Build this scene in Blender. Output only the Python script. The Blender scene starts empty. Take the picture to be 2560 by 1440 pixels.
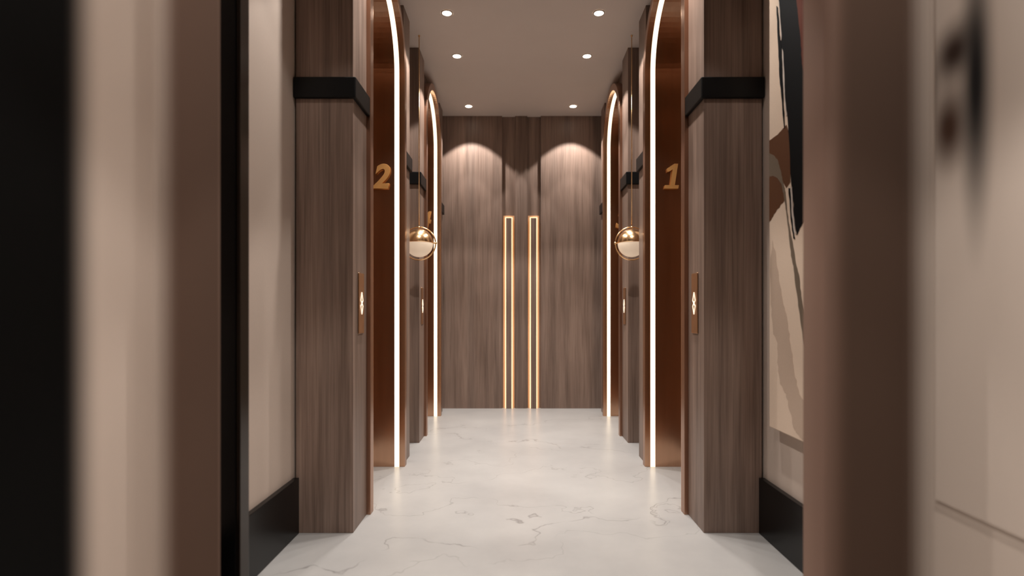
import bpy, bmesh, math, random
from mathutils import Vector, Matrix
random.seed(4)
S = bpy.context.scene
COL = S.collection
F = 1350.0            # focal length in pixels of the 2560 px wide frame
VX, VY = 1291.0, 776.0
EYE = 1.2

# ------------------------------------------------------------------ camera
cam_d = bpy.data.cameras.new('camera'); cam = bpy.data.objects.new('camera', cam_d); COL.objects.link(cam)
cam.location = (0, 0, EYE); cam.rotation_euler = (math.radians(90), 0, 0)
cam_d.sensor_width = 36; cam_d.lens = F/2560*36
cam_d.shift_x = (1280-VX)/2560; cam_d.shift_y = (VY-720)/2560
cam_d.clip_start = 0.02
cam_d.dof.use_dof = True; cam_d.dof.focus_distance = 3.9; cam_d.dof.aperture_fstop = 1.1
S.camera = cam
# ------------------------------------------------------------------ world, exposure
w = bpy.data.worlds.new('world'); S.world = w; w.use_nodes = True
w.node_tree.nodes['Background'].inputs[0].default_value = (1, .86, .76, 1)
w.node_tree.nodes['Background'].inputs[1].default_value = 0.05
S.view_settings.view_transform = 'Standard'; S.view_settings.look = 'None'
S.view_settings.gamma = 1; S.view_settings.use_curve_mapping = False
S.view_settings.exposure = 0.42
# downlight positions (x, y) and their power
LX, RX = -0.556, 0.660
LAMPS = [(LX, 6.29), (RX, 6.29), (LX, 5.05), (RX, 5.05), (LX, 4.32), (RX, 4.32), (LX, 3.08), (RX, 3.08),
         (LX, 1.95), (RX, 1.95), (LX, 0.6), (RX, 0.6)]  # these two row pairs are unseen, added to light the near walls
P_WIDE, P_NARROW = 76, 28
DIM = {1.95: .30, .6: 1.1}
CEIL = 3.58

# ------------------------------------------------------------------ colour and material helpers
def lin(r, g, b):
    return tuple((c/255/12.92 if c/255 <= .04045 else ((c/255+.055)/1.055)**2.4) for c in (r, g, b)) + (1,)

def new_mat(name):
    m = bpy.data.materials.new(name); m.use_nodes = True
    nt = m.node_tree; return m, nt, nt.nodes['Principled BSDF']

def N(nt, t, **kw):
    n = nt.nodes.new(t)
    for k, v in kw.items(): setattr(n, k, v)
    return n

def noise_col(nt, coord, scale3, nscale, detail=6, rough=.6, dist=0):
    mp = N(nt, 'ShaderNodeMapping'); mp.inputs['Scale'].default_value = scale3
    nt.links.new(coord, mp.inputs[0])
    n = N(nt, 'ShaderNodeTexNoise'); n.inputs['Scale'].default_value = nscale
    n.inputs['Detail'].default_value = detail; n.inputs['Roughness'].default_value = rough
    n.inputs['Distortion'].default_value = dist
    nt.links.new(mp.outputs[0], n.inputs['Vector'])
    return n.outputs['Fac']

def ramp(nt, fac, stops, interp='LINEAR'):
    r = N(nt, 'ShaderNodeValToRGB'); r.color_ramp.interpolation = interp
    e = r.color_ramp.elements
    while len(e) < len(stops): e.new(0.5)
    for i, (p, c) in enumerate(stops): e[i].position = p; e[i].color = c
    if fac is not None: nt.links.new(fac, r.inputs[0])
    return r.outputs[0]

def mixc(nt, fac, a, b, mode='MIX'):
    m = N(nt, 'ShaderNodeMix', data_type='RGBA', blend_type=mode)
    for sock, v in ((m.inputs[0], fac), (m.inputs[6], a), (m.inputs[7], b)):
        if hasattr(v, 'links') or hasattr(v, 'is_linked'): nt.links.new(v, sock)
        else: sock.default_value = v
    return m.outputs[2]

def math_(nt, op, a, b=None, c=None, clamp=False):
    m = N(nt, 'ShaderNodeMath', operation=op); m.use_clamp = clamp
    for i, v in enumerate((a, b, c)):
        if v is None: continue
        if hasattr(v, 'is_linked'): nt.links.new(v, m.inputs[i])
        else: m.inputs[i].default_value = v
    return m.outputs[0]

def plain(name, rgb, rough=.5, metal=0, bump=0, bscale=60, var=.0):
    m, nt, b = new_mat(name)
    g = N(nt, 'ShaderNodeNewGeometry').outputs['Position']
    f = noise_col(nt, g, (1, 1, 1), bscale, 4)
    c = lin(*rgb)
    lo = tuple(x*(1-var) for x in c[:3])+(1,); hi = tuple(min(1, x*(1+var)) for x in c[:3])+(1,)
    nt.links.new(ramp(nt, f, [(.3, lo), (.7, hi)]), b.inputs['Base Color'])
    b.inputs['Roughness'].default_value = rough; b.inputs['Metallic'].default_value = metal
    if bump:
        bp = N(nt, 'ShaderNodeBump'); bp.inputs['Strength'].default_value = bump; bp.inputs['Distance'].default_value = .002
        nt.links.new(f, bp.inputs['Height']); nt.links.new(bp.outputs[0], b.inputs['Normal'])
    return m

def wood_nodes(nt, dark, mid, light):
    g = N(nt, 'ShaderNodeNewGeometry').outputs['Position']
    fine = noise_col(nt, g, (1, 1, .016), 115, 5, .6, .2)
    band = noise_col(nt, g, (1, 1, .05), 15, 4, .55, .4)
    tone = math_(nt, 'ADD', math_(nt, 'MULTIPLY', fine, .5), math_(nt, 'MULTIPLY', band, .5))
    c = ramp(nt, tone, [(.33, lin(*dark)), (.5, lin(*mid)), (.68, lin(*light))])
    plank = ramp(nt, noise_col(nt, g, (1, 1, .0), 6, 1), [(.35, (.86, .86, .86, 1)), (.65, (1.1, 1.08, 1.06, 1))])
    return mixc(nt, 1.0, c, plank, 'MULTIPLY'), fine

def wood(name, dark, mid, light, rough=.42):
    m, nt, b = new_mat(name)
    c, fine = wood_nodes(nt, dark, mid, light)
    nt.links.new(c, b.inputs['Base Color']); b.inputs['Roughness'].default_value = rough
    b.inputs['Specular IOR Level'].default_value = .35
    bp = N(nt, 'ShaderNodeBump'); bp.inputs['Strength'].default_value = .12; bp.inputs['Distance'].default_value = .002
    nt.links.new(fine, bp.inputs['Height']); nt.links.new(bp.outputs[0], b.inputs['Normal'])
    return m

def brushed(name, rgb, rough, stretch=(1, 1, 1), aniso=0):
    m, nt, b = new_mat(name)
    g = N(nt, 'ShaderNodeNewGeometry').outputs['Position']
    f = noise_col(nt, g, stretch, 18, 2)
    c = lin(*rgb)
    nt.links.new(ramp(nt, f, [(.3, tuple(x*.93 for x in c[:3])+(1,)), (.7, tuple(min(1, x*1.05) for x in c[:3])+(1,))]), b.inputs['Base Color'])
    b.inputs['Metallic'].default_value = 1
    r = N(nt, 'ShaderNodeMapRange'); r.inputs[3].default_value = rough*.97; r.inputs[4].default_value = rough*1.03
    nt.links.new(f, r.inputs[0]); nt.links.new(r.outputs[0], b.inputs['Roughness'])
    return m

def glow(name, rgb, strength):
    m, nt, b = new_mat(name)
    b.inputs['Base Color'].default_value = lin(230, 215, 195)
    b.inputs['Emission Color'].default_value = lin(*rgb); b.inputs['Emission Strength'].default_value = strength
    return m

M = {}
M['wood'] = wood('walnut_veneer', (100, 83, 73), (130, 110, 99), (153, 132, 119))
M['ceiling'] = plain('taupe_ceiling_paint', (216, 206, 199), .8, var=.015, bscale=3)
M['cream'] = plain('cream_wall_plaster', (192, 175, 162), .75, bump=.05, bscale=90, var=.015)
M['black'] = plain('black_lacquer', (7, 7, 8), .3, var=.1); M['black'].node_tree.nodes['Principled BSDF'].inputs['Specular IOR Level'].default_value = .3
M['band'] = plain('satin_black_metal', (4, 5, 6), .45, var=.1); M['band'].node_tree.nodes['Principled BSDF'].inputs['Specular IOR Level'].default_value = .25
M['fin'] = plain('dark_polished_metal', (44, 36, 30), .2, metal=.7, var=.1)
M['copper'] = brushed('brushed_copper', (172, 134, 112), .30, (1, 1, .05))
M['reveal'] = brushed('copper_reveal', (208, 168, 140), .2, (1, 1, .05))
M['door'] = brushed('copper_door', (118, 98, 84), .3, (1, 1, .03))
M['brass'] = brushed('satin_brass', (240, 200, 152), .22)
M['numeral'] = brushed('brass_numeral', (236, 182, 116), .5)
M['plate'] = brushed('champagne_plate', (205, 165, 130), .3)
M['led'] = glow('warm_led_diffuser', (255, 233, 198), 1.4)
M['led_soft'] = glow('warm_led_line', (255, 208, 158), 1.2)
M['bulb'] = glow('downlight_lens', (255, 240, 222), 12)
M['glyph'] = glow('lit_arrow', (255, 236, 212), .75)
M['opal'] = glow('opal_glass', (240, 210, 180), .28)
M['reflector'] = plain('added_tan_reflector', (225, 180, 140), .5)
M['trim'] = plain('downlight_trim_white', (190, 175, 162), .5)

# marble
m, nt, b = new_mat('white_marble'); M['marble'] = m
g = N(nt, 'ShaderNodeNewGeometry').outputs['Position']
sep = N(nt, 'ShaderNodeSeparateXYZ'); nt.links.new(g, sep.inputs[0])
cloud = noise_col(nt, g, (1, 1, 1), 1.6, 5)
c = ramp(nt, cloud, [(.3, lin(162, 160, 158)), (.7, lin(177, 175, 172))])
wob = noise_col(nt, g, (1, 1, 1), 2.0, 4, .5)
fade = ramp(nt, noise_col(nt, g, (1, 1, 1), 3.1, 2), [(.40, (.0, .0, .0, 1)), (.52, (1, 1, 1, 1))])
veins = None
for (c0, slope, wdt, st) in ((2.72, .42, .016, .6), (3.72, .15, .012, .35), (4.75, -.35, .02, .5), (5.5, .3, .02, .4), (1.3, .4, .01, .4), (3.02, .02, .010, .45), (2.45, .3, .012, .3), (4.3, .5, .012, .3)):
    # distance to a wandering line  y = c0 + slope*x + wobble
    e = math_(nt, 'SUBTRACT', sep.outputs[1], math_(nt, 'MULTIPLY', sep.outputs[0], slope))
    e = math_(nt, 'SUBTRACT', e, c0)
    e = math_(nt, 'SUBTRACT', e, math_(nt, 'MULTIPLY', math_(nt, 'SUBTRACT', wob, .35), 1.5))
    e = math_(nt, 'ABSOLUTE', e)
    e = math_(nt, 'SUBTRACT', 1.0, math_(nt, 'DIVIDE', e, wdt), clamp=True)
    e = math_(nt, 'MULTIPLY', e, st)
    veins = e if veins is None else math_(nt, 'MAXIMUM', veins, e)
veins = math_(nt, 'MULTIPLY', veins, fade)
c = mixc(nt, veins, c, lin(104, 99, 97))
nt.links.new(c, b.inputs['Base Color']); b.inputs['Roughness'].default_value = .3
b.inputs['Specular IOR Level'].default_value = .35

# ------------------------------------------------------------------ mesh helpers
def box(bm, x0, x1, y0, y1, z0, z1):
    x0, x1 = sorted((x0, x1)); y0, y1 = sorted((y0, y1)); z0, z1 = sorted((z0, z1))
    v = [bm.verts.new(p) for p in ((x0, y0, z0), (x1, y0, z0), (x1, y1, z0), (x0, y1, z0), (x0, y0, z1), (x1, y0, z1), (x1, y1, z1), (x0, y1, z1))]
    for f in ((3, 2, 1, 0), (4, 5, 6, 7), (0, 1, 5, 4), (1, 2, 6, 5), (2, 3, 7, 6), (3, 0, 4, 7)): bm.faces.new([v[i] for i in f])
    return bm
def bx(*a): return box(bmesh.new(), *a)

def obj(name, bm, mat, parent=None, bevel=0, smooth=False, **props):
    bmesh.ops.recalc_face_normals(bm, faces=bm.faces)
    me = bpy.data.meshes.new(name); bm.to_mesh(me); bm.free()
    if mat is not None: me.materials.append(mat)
    o = bpy.data.objects.new(name, me); COL.objects.link(o)
    if parent is not None:
        o.parent = parent; o.matrix_parent_inverse = Matrix.Translation(-parent.location)
    if smooth:
        for p in me.polygons: p.use_smooth = True
    if bevel:
        md = o.modifiers.new('bevel', 'BEVEL'); md.width = bevel; md.segments = 3; md.limit_method = 'ANGLE'
        if not smooth:
            for p in me.polygons: p.use_smooth = False
    for k, v in props.items(): o[k] = v
    return o

def thing(name, label, cat, loc, group=None):
    o = bpy.data.objects.new(name, None); COL.objects.link(o); o.location = loc
    o.empty_display_size = .1
    o['label'] = label; o['category'] = cat
    if group: o['group'] = group
    return o
def struct(name, bm, mat, **k):
    o = obj(name, bm, mat, **k); o['kind'] = 'structure'; return o

def cyl(bm, c, r, h, seg=32, r2=None):
    mt = Matrix.Translation(c)
    bmesh.ops.create_cone(bm, cap_ends=True, segments=seg, radius1=r, radius2=r if r2 is None else r2, depth=h, matrix=mt)
    return bm

def revolve(bm, prof, c, seg=48):
    rings = []
    for r, z in prof:
        if r < 1e-5: rings.append([bm.verts.new((c[0], c[1], c[2]+z))])
        else: rings.append([bm.verts.new((c[0]+r*math.cos(2*math.pi*k/seg), c[1]+r*math.sin(2*math.pi*k/seg), c[2]+z)) for k in range(seg)])
    for a, b_ in zip(rings, rings[1:]):
        for k in range(seg):
            p = [a[k % len(a)], a[(k+1) % seg % len(a)], b_[(k+1) % seg % len(b_)], b_[k % len(b_)]]
            q = []
            for v in p:
                if v not in q: q.append(v)
            if len(q) > 2: bm.faces.new(q)
    return bm

# side-dependent plane: off > 0 goes outwards from the corridor
PL = {-1: .88, 1: 1.01}
def X(s, off): return s*(PL[s]+off)
WALL = {-1: X(-1, .32), 1: X(1, .325)}
SIDE = {-1: 'left', 1: 'right'}
BACK = 6.61
PIL0 = 1.607

# ------------------------------------------------------------------ room shell
struct('floor', bx(-2.4, 2.5, -2.7, BACK+.1, -.06, 0), M['marble'])
struct('ceiling', bx(-2.4, 2.5, -2.7, BACK+.1, CEIL, CEIL+.08), M['ceiling'])
bays = [2.91, 4.89]
for s in (-1, 1):
    bm = bmesh.new(); xw = WALL[s]
    cuts = [1.7] + [v for y0 in bays for v in (y0+.29, y0+1.27)] + [BACK+.05]
    for a, c_ in zip(cuts[::2], cuts[1::2]): box(bm, xw, xw+s*.1, a, c_, 0, CEIL)
    for y0 in bays: box(bm, xw, xw+s*.1, y0+.29, y0+1.27, 3.5, CEIL)
    struct('wall_'+SIDE[s], bm, M['cream'])
    bm = bmesh.new()
    box(bm, xw, xw-s*.030, 1.72, 2.908, 0, .30)
    box(bm, xw, xw-s*.030, 4.455, 4.885, 0, .30)
    struct('baseboard_'+SIDE[s], bm, M['black'], bevel=.003)
    # shaft behind the doors
# back wall with two full-height channels
bm = bmesh.new(); D = .035
box(bm, -2.0, 2.1, BACK+D, BACK+.1, 0, CEIL)
struct('wall_back', bm, M['wood'])
for k, (a, c_) in enumerate(((-1.19, -.176), (-.015, .132), (.299, 1.325))):
    struct('trim_%d' % (k+1), bx(a, c_, BACK, BACK+D, 0, CEIL), M['wood'])
struct('wall_front', bx(-2.4, 2.5, -2.7, -2.6, 0, CEIL), M['cream'])

# near side walls: the next pillar pair and the wall running past the camera (soft blended covering, lit side and shaded front painted on the right pillar)
def ombre(name, stops, soft=None):
    m, nt, b = new_mat(name)
    uv = N(nt, 'ShaderNodeUVMap'); uv.uv_map = 'path'
    sp = N(nt, 'ShaderNodeSeparateXYZ'); nt.links.new(uv.outputs[0], sp.inputs[0])
    c = ramp(nt, sp.outputs[0], stops, 'EASE')
    nt.links.new(c, b.inputs['Base Color']); b.inputs['Roughness'].default_value = .7; b.inputs['Specular IOR Level'].default_value = .12
    return m
def path_wall(name, pts, mat, thick_dir, closeback):
    """vertical wall following a plan path; U of uv 'path' is the distance along it in metres / 4"""
    bm = bmesh.new(); uvl = bm.loops.layers.uv.new('path')
    L = [0]
    for p, q in zip(pts, pts[1:]): L.append(L[-1]+math.hypot(q[0]-p[0], q[1]-p[1]))
    lo = [bm.verts.new((x, y, 0)) for x, y in pts]; hi = [bm.verts.new((x, y, CEIL)) for x, y in pts]
    for i in range(len(pts)-1):
        f = bm.faces.new((lo[i], lo[i+1], hi[i+1], hi[i]))
        for l, u in zip(f.loops, (L[i], L[i+1], L[i+1], L[i])): l[uvl].uv = (u/4, 0)
    # back side closing
    cb = [bm.verts.new((x, y, 0)) for x, y in closeback]; ch = [bm.verts.new((x, y, CEIL)) for x, y in closeback]
    a = [lo[-1]]+cb+[lo[0]]; h = [hi[-1]]+ch+[hi[0]]
    for i in range(len(a)-1):
        f = bm.faces.new((a[i], a[i+1], h[i+1], h[i]))
        for l in f.loops: l[uvl].uv = (.01, 0)
    me_o = struct(name, bm, mat)
    return me_o, L
def arc(cx, cy, r, a0, a1, n=8):
    return [(cx+r*math.cos(math.radians(a0+(a1-a0)*k/n)), cy+r*math.sin(math.radians(a0+(a1-a0)*k/n))) for k in range(n+1)]
BR, CR, BK = lin(112, 90, 78), lin(218, 200, 186), lin(5, 4.5, 4)
# left: pillar front face at y 1.69, then wall towards the camera
r = .006
pts = [(-1.0, 1.762), (-.93, 1.690+.006)] + arc(-.93-r, 1.69+r, r, 0, -90, 5) + [(-1.06, 1.69)] + arc(-1.06, 1.69-.05, .05, 90, 180, 6) + [(-1.11, 1.40), (-1.11, 1.25), (-1.11, -2.6)]
M['ombre_left'] = ombre('soft_striped_wall_covering_left',
    [(0, BR), (.225/4, BR), (.32/4, CR), (.500/4, CR), (.62/4, BK), (1, BK)])
path_wall('wall_near_left', pts, M['ombre_left'], -1, [(-1.6, -2.6), (-1.6, 1.762)])
r = .03
pts = [(.93, 1.751)] + arc(.93+r, 1.607+r, r, 180, 270, 6) + [(1.15, 1.607)] + arc(1.15, 1.607-.05, .05, 90, 0, 6) + [(1.20, 1.2), (1.20, -2.6)]
M['ombre_right'] = ombre('soft_covering_right_painted_lit_side',
    [(0, lin(150, 122, 107)), (.11/4, lin(138, 110, 96)), (.20/4, lin(92, 73, 62)), (.355/4, lin(92, 73, 62)), (.45/4, lin(228, 210, 195)), (1, lin(228, 210, 195))])  # pillar's inner side coloured as lit, its front as shaded
path_wall('wall_near_right', pts, M['ombre_right'], 1, [(1.6, -2.6), (1.6, 1.751)])

# ------------------------------------------------------------------ pillars with black bands
def pillar(s, y0, y1, label):
    t = thing('wood_pillar', label, 'pillar', (X(s, .155), (y0+y1)/2, 0), 'wood pillars flanking the elevator doorways')
    obj('pillar_shaft', bx(X(s, 0), WALL[s]-s*.012, y0, y1, 0, CEIL), M['wood'], t, bevel=.002)
    b_ = bmesh.new(); p = .02
    x0, x1 = X(s, -p), WALL[s]-s*.004
    # a three-sided sleeve: front, corridor side and back
    box(b_, x0, x1, y0-p, y1+p, 2.34, 2.452)
    obj('band', b_, M['band'], t, bevel=.006)
    return t
side_txt = {-1: 'left', 1: 'right'}
pillar(-1, 2.91, 3.17, 'wide walnut pillar with black band, nearest on the left, before the doorway numbered 2')
pillar(1, 2.91, 3.17, 'wide walnut pillar with black band, nearest on the right, between painting and doorway numbered 1')
pillar(-1, 4.21, 4.45, 'walnut pillar side just beyond the doorway numbered 2, in front of the left pendant')
pillar(1, 4.21, 4.45, 'walnut pillar side just beyond the doorway numbered 1, in front of the right pendant')
pillar(-1, 4.89, 5.15, 'narrow-looking walnut pillar with black band directly behind the left pendant lamp')
pillar(1, 4.89, 5.15, 'narrow-looking walnut pillar with black band directly behind the right pendant lamp')
pillar(-1, 6.19, 6.43, 'farthest left walnut pillar edge touching the back wall, black band seen edge on')
pillar(1, 6.19, 6.43, 'farthest right walnut pillar edge touching the back wall, black band seen edge on')

# ------------------------------------------------------------------ elevator doorways
ZS, R0, CW = 3.02, .455, .065     # spring height, radius, casing width
def arch_pts(yc, r, n=40, grow=0):
    p = [(yc+r, 0)]
    p += [(yc+r*math.cos(math.pi*k/n), ZS+r*math.sin(math.pi*k/n)) for k in range(n+1)]
    return p+[(yc-r, 0)]
def sheet(bm, prof, x0, x1):
    a = [bm.verts.new((x0, y, z)) for y, z in prof]; c_ = [bm.verts.new((x1, y, z)) for y, z in prof]
    for i in range(len(a)-1): bm.faces.new((a[i], a[i+1], c_[i+1], c_[i]))
    return a, c_
def arch_solid(bm, yc, ri, ro, x0, x1):
    """U-shaped arch ring extruded between x0 and x1"""
    i, o = arch_pts(yc, ri), arch_pts(yc, ro)
    ia, ib = sheet(bm, i, x0, x1); oa, ob = sheet(bm, o, x0, x1)
    for k in range(len(i)-1):
        bm.faces.new((ia[k], oa[k], oa[k+1], ia[k+1])); bm.faces.new((ib[k], ib[k+1], ob[k+1], ob[k]))
    for k in (0, len(i)-1): bm.faces.new((ia[k], ib[k], ob[k], oa[k]))
    return bm

ONE = [(.0, 0), (.092, 0), (.096, .026), (.069, .026), (.091, .190), (.066, .190), (.017, .152), (.019, .128), (.030, .130), (.055, .147), (.039, .026), (.004, .026)]
def numeral(txt, s, yc, parent):
    if txt == '1':
        bm = bmesh.new(); x0, z0 = NUMX[s]-.057, 2.131
        a = [bm.verts.new((x0+x*1.15, yc-.021, z0+z)) for x, z in ONE]; c_ = [bm.verts.new((x0+x*1.15, yc-.001, z0+z)) for x, z in ONE]
        f = bm.faces.new(a); g_ = bm.faces.new(c_[::-1])
        for i in range(len(a)): bm.faces.new((a[i], c_[i], c_[(i+1) % len(a)], a[(i+1) % len(a)]))
        bm.normal_update(); bmesh.ops.triangulate(bm, faces=[f, g_], ngon_method='EAR_CLIP')
        o = obj('door_numeral', bm, M['numeral'], parent); o['label'] = 'raised brass number 1'
        return
    cu = bpy.data.curves.new('t', 'FONT'); cu.body = txt; cu.size = .262; cu.shear = .22
    cu.offset = .0075; cu.extrude = .008; cu.bevel_depth = .0015; cu.align_x = 'CENTER'
    to = bpy.data.objects.new('t', cu); COL.objects.link(to)
    me = bpy.data.meshes.new_from_object(to.evaluated_get(bpy.context.evaluated_depsgraph_get()))
    bpy.data.objects.remove(to)
    xs = [v.co.x for v in me.vertices]; ys = [v.co.y for v in me.vertices]
    cx, y0 = (min(xs)+max(xs))/2, min(ys)
    for v in me.vertices:
        x, y, z = v.co
        v.co = (NUMX[s]+(x-cx)*.93, yc-.012-z, 2.131+(y-y0)*.19/(max(ys)-y0))
    me.name = 'floor_numeral'; me.materials.clear(); me.materials.append(M['numeral'])
    o = bpy.data.objects.new('door_numeral', me); COL.objects.link(o)
    o.parent = parent; o.matrix_parent_inverse = Matrix.Translation(-parent.location)
    o['label'] = 'raised brass number '+txt
NUMX = {-1: -1.034, 1: 1.188}

def doorway(s, y0, num, label):
    yc = y0+.325+R0
    t = thing('elevator_doorway', label, 'elevator doorway', (X(s, .2), yc, 0), 'arched copper elevator doorways')
    xo = X(s, -.024); xi = X(s, .46)
    # raised casing around the opening
    obj('casing', arch_solid(bmesh.new(), yc, R0+.004, R0+CW, xo, X(s, .05)), M['copper'], t, bevel=.003)
    # deep reveal lining
    obj('reveal_lining', arch_solid(bmesh.new(), yc, R0, R0+.02, X(s, -.0235), xi), M['reveal'], t)
    # spandrel: wall with an arched cut
    bm = bmesh.new(); n = 40; ro = R0+.03
    ya, yb = yc-R0-CW, yc+R0+CW
    for x in (X(s, .045), X(s, .08)):
        arcp = [(yc+ro*math.cos(math.pi*k/n), ZS+ro*math.sin(math.pi*k/n)) for k in range(n+1)]
        topp = [(yb+(ya-yb)*k/n, CEIL) for k in range(n+1)]
        va = [bm.verts.new((x, y, z)) for y, z in arcp]; vt = [bm.verts.new((x, y, z)) for y, z in topp]
        for k in range(n): bm.faces.new((va[k], va[k+1], vt[k+1], vt[k]))
        for ye, k in ((yb, 0), (ya, n)):
            q = [bm.verts.new((x, ye, 0)), bm.verts.new((x, yc+(ro if k == 0 else -ro), 0))]
            bm.faces.new((q[0], q[1], va[k], vt[k]))
    obj('spandrel_panel', bm, M['wood'], t)
    # light strip let into the reveal, all the way round the arch
    obj('led_strip', arch_solid(bmesh.new(), yc, R0-.004, R0+.001, X(s, .019), X(s, .055)), M['led'], t)
    # sliding doors
    for k, (a, c_) in enumerate(((yc-R0+.001, yc-.002), (yc+.002, yc+R0-.001))):
        bm = bmesh.new(); nn = 20
        zt = lambda y: ZS+math.sqrt(max(0, (R0-.001)**2-(y-yc)**2))
        ysn = [a+(c_-a)*i/nn for i in range(nn+1)]
        for xx in (X(s, .42), X(s, .45)):
            lo = [bm.verts.new((xx, y, 0)) for y in ysn]; hi = [bm.verts.new((xx, y, zt(y))) for y in ysn]
            for i in range(nn): bm.faces.new((lo[i], lo[i+1], hi[i+1], hi[i]))
        obj('door_leaf', bm, M['door'], t)
    numeral(num, s, yc+R0, t)
    return t
doorway(-1, bays[0], '2', 'near left arched copper elevator doorway with light strip and brass number 2')
doorway(1, bays[0], '1', 'near right arched copper elevator doorway with light strip and brass number 1')
doorway(-1, bays[1], '4', 'far left arched copper elevator doorway with light strip and partly hidden number 4')
doorway(1, bays[1], '3', 'far right arched copper elevator doorway with light strip, number nearly hidden')

# ------------------------------------------------------------------ call button plates
def stroke(bm, x0, x1, pts, wd):
    for (y0, z0), (y1, z1) in zip(pts, pts[1:]):
        dx, dz = y1-y0, z1-z0; L = math.hypot(dx, dz); nx, nz = -dz/L*wd/2, dx/L*wd/2
        q = [(y0+nx, z0+nz), (y1+nx, z1+nz), (y1-nx, z1-nz), (y0-nx, z0-nz)]
        a = [bm.verts.new((x0, y, z)) for y, z in q]; c_ = [bm.verts.new((x1, y, z)) for y, z in q]
        bm.faces.new(a); bm.faces.new(c_[::-1])
        for i in range(4): bm.faces.new((a[i], a[(i+1) % 4], c_[(i+1) % 4], c_[i]))
def call_plate(s, y0, label):
    yc, zc = y0+.135, 1.24
    t = thing('call_button_plate', label, 'call button', (X(s, 0), yc, zc), 'elevator call plates on the pillar sides')
    obj('plate', bx(X(s, -.0005), X(s, -.008), yc-.05, yc+.05, zc-.17, zc+.17), M['plate'], t, bevel=.004)
    for sg, nm in ((1, 'up_arrow'), (-1, 'down_arrow')):
        bm = bmesh.new()
        stroke(bm, X(s, -.008), X(s, -.011), [(yc, zc+sg*.062), (yc-.021, zc+sg*.016), (yc+.014, zc-sg*.010)], .0036)
        stroke(bm, X(s, -.008), X(s, -.011), [(yc, zc+sg*.062), (yc+.021, zc+sg*.016), (yc-.014, zc-sg*.010)], .0036)
        obj(nm, bm, M['glyph'], t)
call_plate(-1, 2.91, 'tall metal call plate with lit arrows on the nearest left pillar side')
call_plate(1, 2.91, 'tall metal call plate with lit arrows on the nearest right pillar side')
call_plate(-1, 4.89, 'slim metal call plate below the left pendant, on the pillar side behind it')
call_plate(1, 4.89, 'slim metal call plate below the right pendant, on the pillar side behind it')

# ------------------------------------------------------------------ pendant lamps
def pendant(x, y, label, s):
    zc, R = 1.778, .147
    t = thing('pendant_lamp', label, 'pendant lamp', (x, y, zc), 'brass globe pendants between the pillars')
    bm = bmesh.new(); cyl(bm, (x, y, (CEIL+zc+R)/2), .0042, CEIL-zc-R, 12); obj('rod', bm, M['brass'], t, smooth=True)
    bm = bmesh.new(); cyl(bm, (x, y, CEIL-.005), .009, .010, 32); obj('ceiling_rose', bm, M['brass'], t, bevel=.003)
    # ring (torus facing the camera)
    bm = bmesh.new(); n, k = 72, 10; rr = []
    for i in range(n):
        a = 2*math.pi*i/n; cc = Vector((math.cos(a), 0, math.sin(a)))
        rr.append([bm.verts.new(Vector((x, y, zc))+cc*(R-.005)+cc*.0055*math.cos(2*math.pi*j/k)+Vector((0, .0075*math.sin(2*math.pi*j/k), 0))) for j in range(k)])
    for i in range(n):
        for j in range(k): bm.faces.new((rr[i][j], rr[(i+1) % n][j], rr[(i+1) % n][(j+1) % k], rr[i][(j+1) % k]))
    obj('ring', bm, M['brass'], t, smooth=True)
    r = .122; zo = .004
    up = [(r*math.cos(a), r*math.sin(a)+zo) for a in [math.pi/2*i/16 for i in range(17)]]; up[-1] = (0, r+zo)
    obj('upper_shade', revolve(bmesh.new(), [(0, zo), (r-.004, zo)]+up, (x, y, zc)), M['brass'], t, smooth=False)
    sh = bpy.data.objects[COL.objects[-1].name]
    for p in sh.data.polygons: p.use_smooth = abs(p.normal.z) < .98 or p.center.z > zc+zo+.02
    lo = [(r*.985*math.cos(a), -r*.985*math.sin(a)+zo-.001) for a in [math.pi/2*i/16 for i in range(17)]]; lo[-1] = (0, -r*.985+zo)
    obj('glass_globe', revolve(bmesh.new(), lo, (x, y, zc)), M['opal'], t, smooth=True)
    for sg in (-1, 1):
        bm = bmesh.new(); bmesh.ops.create_uvsphere(bm, u_segments=16, v_segments=10, radius=.0115, matrix=Matrix.Translation((x+sg*(R-.004), y, zc+zo)))
        bmesh.ops.create_cone(bm, cap_ends=True, segments=12, radius1=.005, radius2=.005, depth=.032, matrix=Matrix.Translation((x+sg*(R-.016), y, zc+zo)) @ Matrix.Rotation(math.pi/2, 4, 'Y'))
        obj('pivot_knob', bm, M['brass'], t, smooth=True)
    bm = bmesh.new(); cyl(bm, (x, y, zc+R-.013), .009, .03, 16); obj('stem_joint', bm, M['brass'], t, smooth=True)
pendant(-.841, 4.67, 'brass ringed globe pendant hanging by the left pillars', -1)
pendant(.997, 4.67, 'brass ringed globe pendant hanging by the right pillars', 1)

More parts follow.
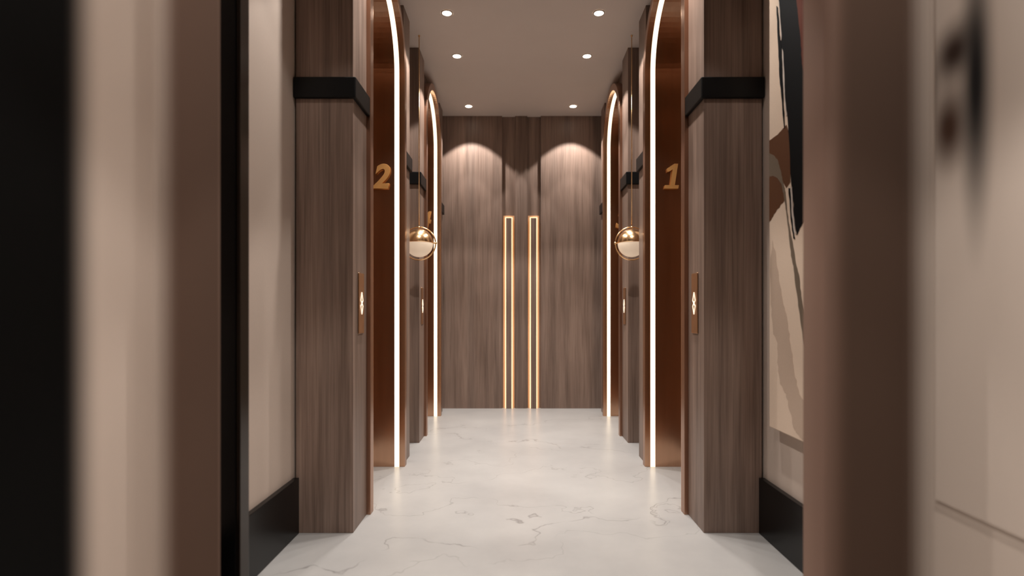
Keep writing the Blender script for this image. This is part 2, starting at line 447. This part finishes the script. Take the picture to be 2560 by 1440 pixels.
# ------------------------------------------------------------------ downlights
rows = {6.29: 'closest to the back wall', 5.05: 'middle of the three visible pairs', 4.32: 'nearest of the visible pairs', 3.08: 'above the nearest pillars', 1.95: 'added unseen before the pillars', .6: 'added unseen above the viewer'}
for x, y in LAMPS:
    t = thing('ceiling_downlight', 'small round recessed ceiling downlight in the %s row, %s' % ('left' if x < 0 else 'right', rows[y]), 'ceiling light', (x, y, CEIL), 'recessed downlights in the ceiling')
    obj('trim_ring', revolve(bmesh.new(), [(.0375, .004), (.0375, -.004), (.0475, -.0035), (.0485, .0)], (x, y, CEIL-.001), 40), M['trim'], t, smooth=True)
    bm = bmesh.new(); cyl(bm, (x, y, CEIL-.0025), .0375, .003, 40); obj('lens', bm, M['bulb'], t)
    for nm, ang, bl, pw in (('flood_beam', 92, .16, P_WIDE), ('core_beam', 50, .2, P_NARROW)):
        l = bpy.data.lights.new(nm, 'SPOT'); l.energy = pw*DIM.get(y, 1); l.spot_size = math.radians(ang); l.spot_blend = bl
        l.color = (1, .94, .89); l.shadow_soft_size = .03
        lo = bpy.data.objects.new(nm, l); COL.objects.link(lo); lo.location = (x, y, CEIL-.012)
        lo.parent = t; lo.matrix_parent_inverse = Matrix.Translation(-t.location)

# ------------------------------------------------------------------ backlit boards on the back wall
def board(x0, x1, label):
    xc = (x0+x1)/2; zt = 2.33
    t = thing('backlit_board', label, 'wall light', (xc, BACK, 0), 'backlit vertical boards on the back wall')
    obj('board', bx(x0, x1, BACK-.012, BACK+.006, 0, zt), M['wood'], t, bevel=.0015)
    bm = bmesh.new()
    box(bm, x0-.011, x1+.011, BACK+.007, BACK+.031, 0, zt+.010)
    obj('led_strip', bm, M['led_soft'], t)
    obj('added_glow_plate', bx(x0-.034, x1+.034, BACK+.031, BACK+D-.0005, 0, zt+.034), M['reflector'], t)  # plate added behind the strip so its light shows as tan glow
board(-.127, -.059, 'slim walnut board edged with warm light, left of the back wall pair')
board(.176, .245, 'slim walnut board edged with warm light, right of the back wall pair')

# ------------------------------------------------------------------ dark fin on the left wall
t = thing('metal_fin', 'tall black polished metal fin standing out from the left cream wall', 'wall fin', (-1.12, 2.09, 0))
obj('fin_body', bx(-1.198, -1.052, 2.057, 2.126, 0, CEIL-.001), M['fin'], t, bevel=.003)
obj('fin_face', bx(-1.19, -1.068, 2.050, 2.057, .002, CEIL-.002), M['black'], t)

# ------------------------------------------------------------------ painting on the right wall
XP = WALL[1]-.05
def pw(px, py):
    d = XP*F/(px-VX); return d, EYE-(py-VY)*d/F
t = thing('abstract_painting', 'tall unframed abstract painting with black, brown and beige strokes on the right wall', 'painting', (XP, 2.4, 1.7))
Y0, Y1, Z0, Z1 = 1.80, 2.745, .61, 3.0
mats = {n: plain('paint_'+n, c, .7, bump=.15, bscale=220, var=.04) for n, c in
        dict(cream=(214, 192, 172), dusk=(186, 164, 146), brown=(92, 60, 40), black=(6, 6, 7), grey=(110, 96, 82), white=(196, 184, 174), rust=(95, 48, 34)).items()}
for mm in mats.values(): mm.node_tree.nodes['Principled BSDF'].inputs['Specular IOR Level'].default_value = .12
obj('canvas', bx(XP+.0005, WALL[1]-.001, Y0, Y1, Z0, Z1), mats['cream'], t, bevel=.003)
def dab(name, col, pix, lay, jag=.0):
    pts = []
    for (a, b_) in zip(pix, pix[1:]+pix[:1]):
        n = 5 if jag else 1
        for k in range(n):
            u = k/n; j = jag if k else 0
            pts.append((a[0]+(b_[0]-a[0])*u+random.uniform(-j, j), a[1]+(b_[1]-a[1])*u+random.uniform(-j, j)))
    wpts = []
    for q in pts:
        y, z = pw(*q); wpts.append((min(Y1-.002, max(Y0+.002, y)), min(Z1-.003, max(Z0+.003, z))))
    bm = bmesh.new(); x = XP-.0004*lay
    a = [bm.verts.new((x, y, z)) for y, z in wpts]; c_ = [bm.verts.new((XP+.001, y, z)) for y, z in wpts]
    f = bm.faces.new(a)
    for i in range(len(a)): bm.faces.new((a[i], c_[i], c_[(i+1) % len(a)], a[(i+1) % len(a)]))
    bm.normal_update(); bmesh.ops.triangulate(bm, faces=[f], ngon_method='EAR_CLIP')
    obj(name, bm, mats[col], t)
dab('paint_wash', 'dusk', [(1931, 600), (1940, 640), (1947, 700), (1958, 760), (1968, 800), (1976, 860), (1985, 930), (1998, 985), (2040, 1040), (2040, 1140), (1999, 1093), (1986, 1075), (1975, 1030), (1965, 985), (1950, 960), (1943, 905), (1944, 860), (1933, 835), (1927, 760), (1925, 680)], 1, 1.6)
dab('brown_stroke', 'brown', [(1923, 352), (1945, 336), (1966, 312), (1974, 340), (1976, 455), (1966, 470), (1958, 455), (1944, 412), (1923, 396)], 2, .6)
dab('brown_patch', 'brown', [(1923, 436), (1940, 440), (1962, 470), (1964, 498), (1950, 514), (1938, 532), (1925, 553), (1922, 556)], 2, 1.2)
dab('grey_stroke', 'grey', [(1922, 383), (1934, 388), (1944, 398), (1952, 425), (1958, 455), (1964, 485), (1968, 530), (1977, 585), (1984, 620), (1990, 660), (1998, 690), (2003, 740), (2012, 800), (2020, 900), (2014, 900), (2006, 830), (1998, 775), (1990, 720), (1984, 665), (1978, 640), (1972, 580), (1966, 530), (1960, 490), (1954, 460), (1944, 445), (1934, 440), (1922, 442)], 3, .7)
dab('black_stroke', 'black', [(1940, -260), (1948, 0), (1950, 60), (1955, 120), (1958, 190), (1964, 250), (1969, 290), (1975, 380), (1978, 450), (1983, 500), (1988, 560), (1992, 588), (2000, 570), (2012, 548), (2060, 440), (2090, 200), (2060, -260)], 4, 1.0)
dab('rust_stroke', 'rust', [(1985, -260), (1992, 0), (1998, 60), (2003, 100), (2006, 160), (2012, 190), (2030, 190), (2030, -260)], 5, .6)
dab('dry_streak', 'black', [(1942, 15), (1945, 20), (1949, 80), (1953, 110), (1957, 180), (1959, 260), (1963, 320), (1961, 321), (1954, 240), (1949, 190), (1946, 110)], 5, .8)
dab('dry_streak', 'black', [(1972, 470), (1976, 472), (1980, 520), (1985, 580), (1988, 598), (1984, 596), (1977, 545)], 5, .8)
dab('white_scratch', 'white', [(1947, 0), (1949, 4), (1952, 50), (1955, 90), (1954, 100), (1950, 60)], 6, .4)
dab('white_scratch', 'white', [(1956, 120), (1959, 130), (1962, 190), (1964, 250), (1968, 288), (1966, 290), (1961, 240), (1958, 180)], 6, .6)
dab('white_scratch', 'white', [(1977, 466), (1981, 468), (1983, 520), (1988, 570), (1990, 585), (1986, 580), (1980, 530)], 6, .6)

# second canvas, on the near right wall beside the camera
t = thing('abstract_painting', 'softly blended beige painting with dark brown smudge at the right picture edge', 'painting', (1.19, 1.0, 1.7))
m, nt, b = new_mat('soft_abstract_paint')
g = N(nt, 'ShaderNodeNewGeometry').outputs['Position']
def blob(y, z, ry, rz):
    mp = N(nt, 'ShaderNodeMapping'); mp.vector_type = 'POINT'
    mp.inputs['Scale'].default_value = (0, 1/ry, 1/rz); mp.inputs['Location'].default_value = (0, -y/ry, -z/rz)
    nt.links.new(g, mp.inputs[0])
    ln = N(nt, 'ShaderNodeVectorMath', operation='LENGTH'); nt.links.new(mp.outputs[0], ln.inputs[0])
    mr = N(nt, 'ShaderNodeMapRange', interpolation_type='SMOOTHSTEP'); mr.inputs[1].default_value = 1.6; mr.inputs[2].default_value = .1
    nt.links.new(ln.outputs['Value'], mr.inputs[0]); return mr.outputs[0]
def pn(px, py, xp=1.193):
    d = xp*F/(px-VX); return d, EYE-(py-VY)*d/F
def pblob(px, py, rx, ry):
    y, z = pn(px, py); y2, _ = pn(px+rx, py); _, z2 = pn(px, py+ry)
    return blob(y, z, abs(y-y2), abs(z-z2))
c = mixc(nt, pblob(2385, 130, 55, 70), lin(228, 210, 195), lin(60, 40, 30))
c = mixc(nt, pblob(2372, 320, 45, 95), c, lin(80, 52, 36))
c = mixc(nt, pblob(2440, 200, 38, 330), c, lin(22, 20, 20))
c = mixc(nt, pblob(2322, 230, 22, 60), c, lin(120, 105, 95))
nt.links.new(c, b.inputs['Base Color']); b.inputs['Roughness'].default_value = .7
obj('canvas', bx(1.193, 1.1985, .70, 1.54, .66, 3.0), m, t, bevel=.003)
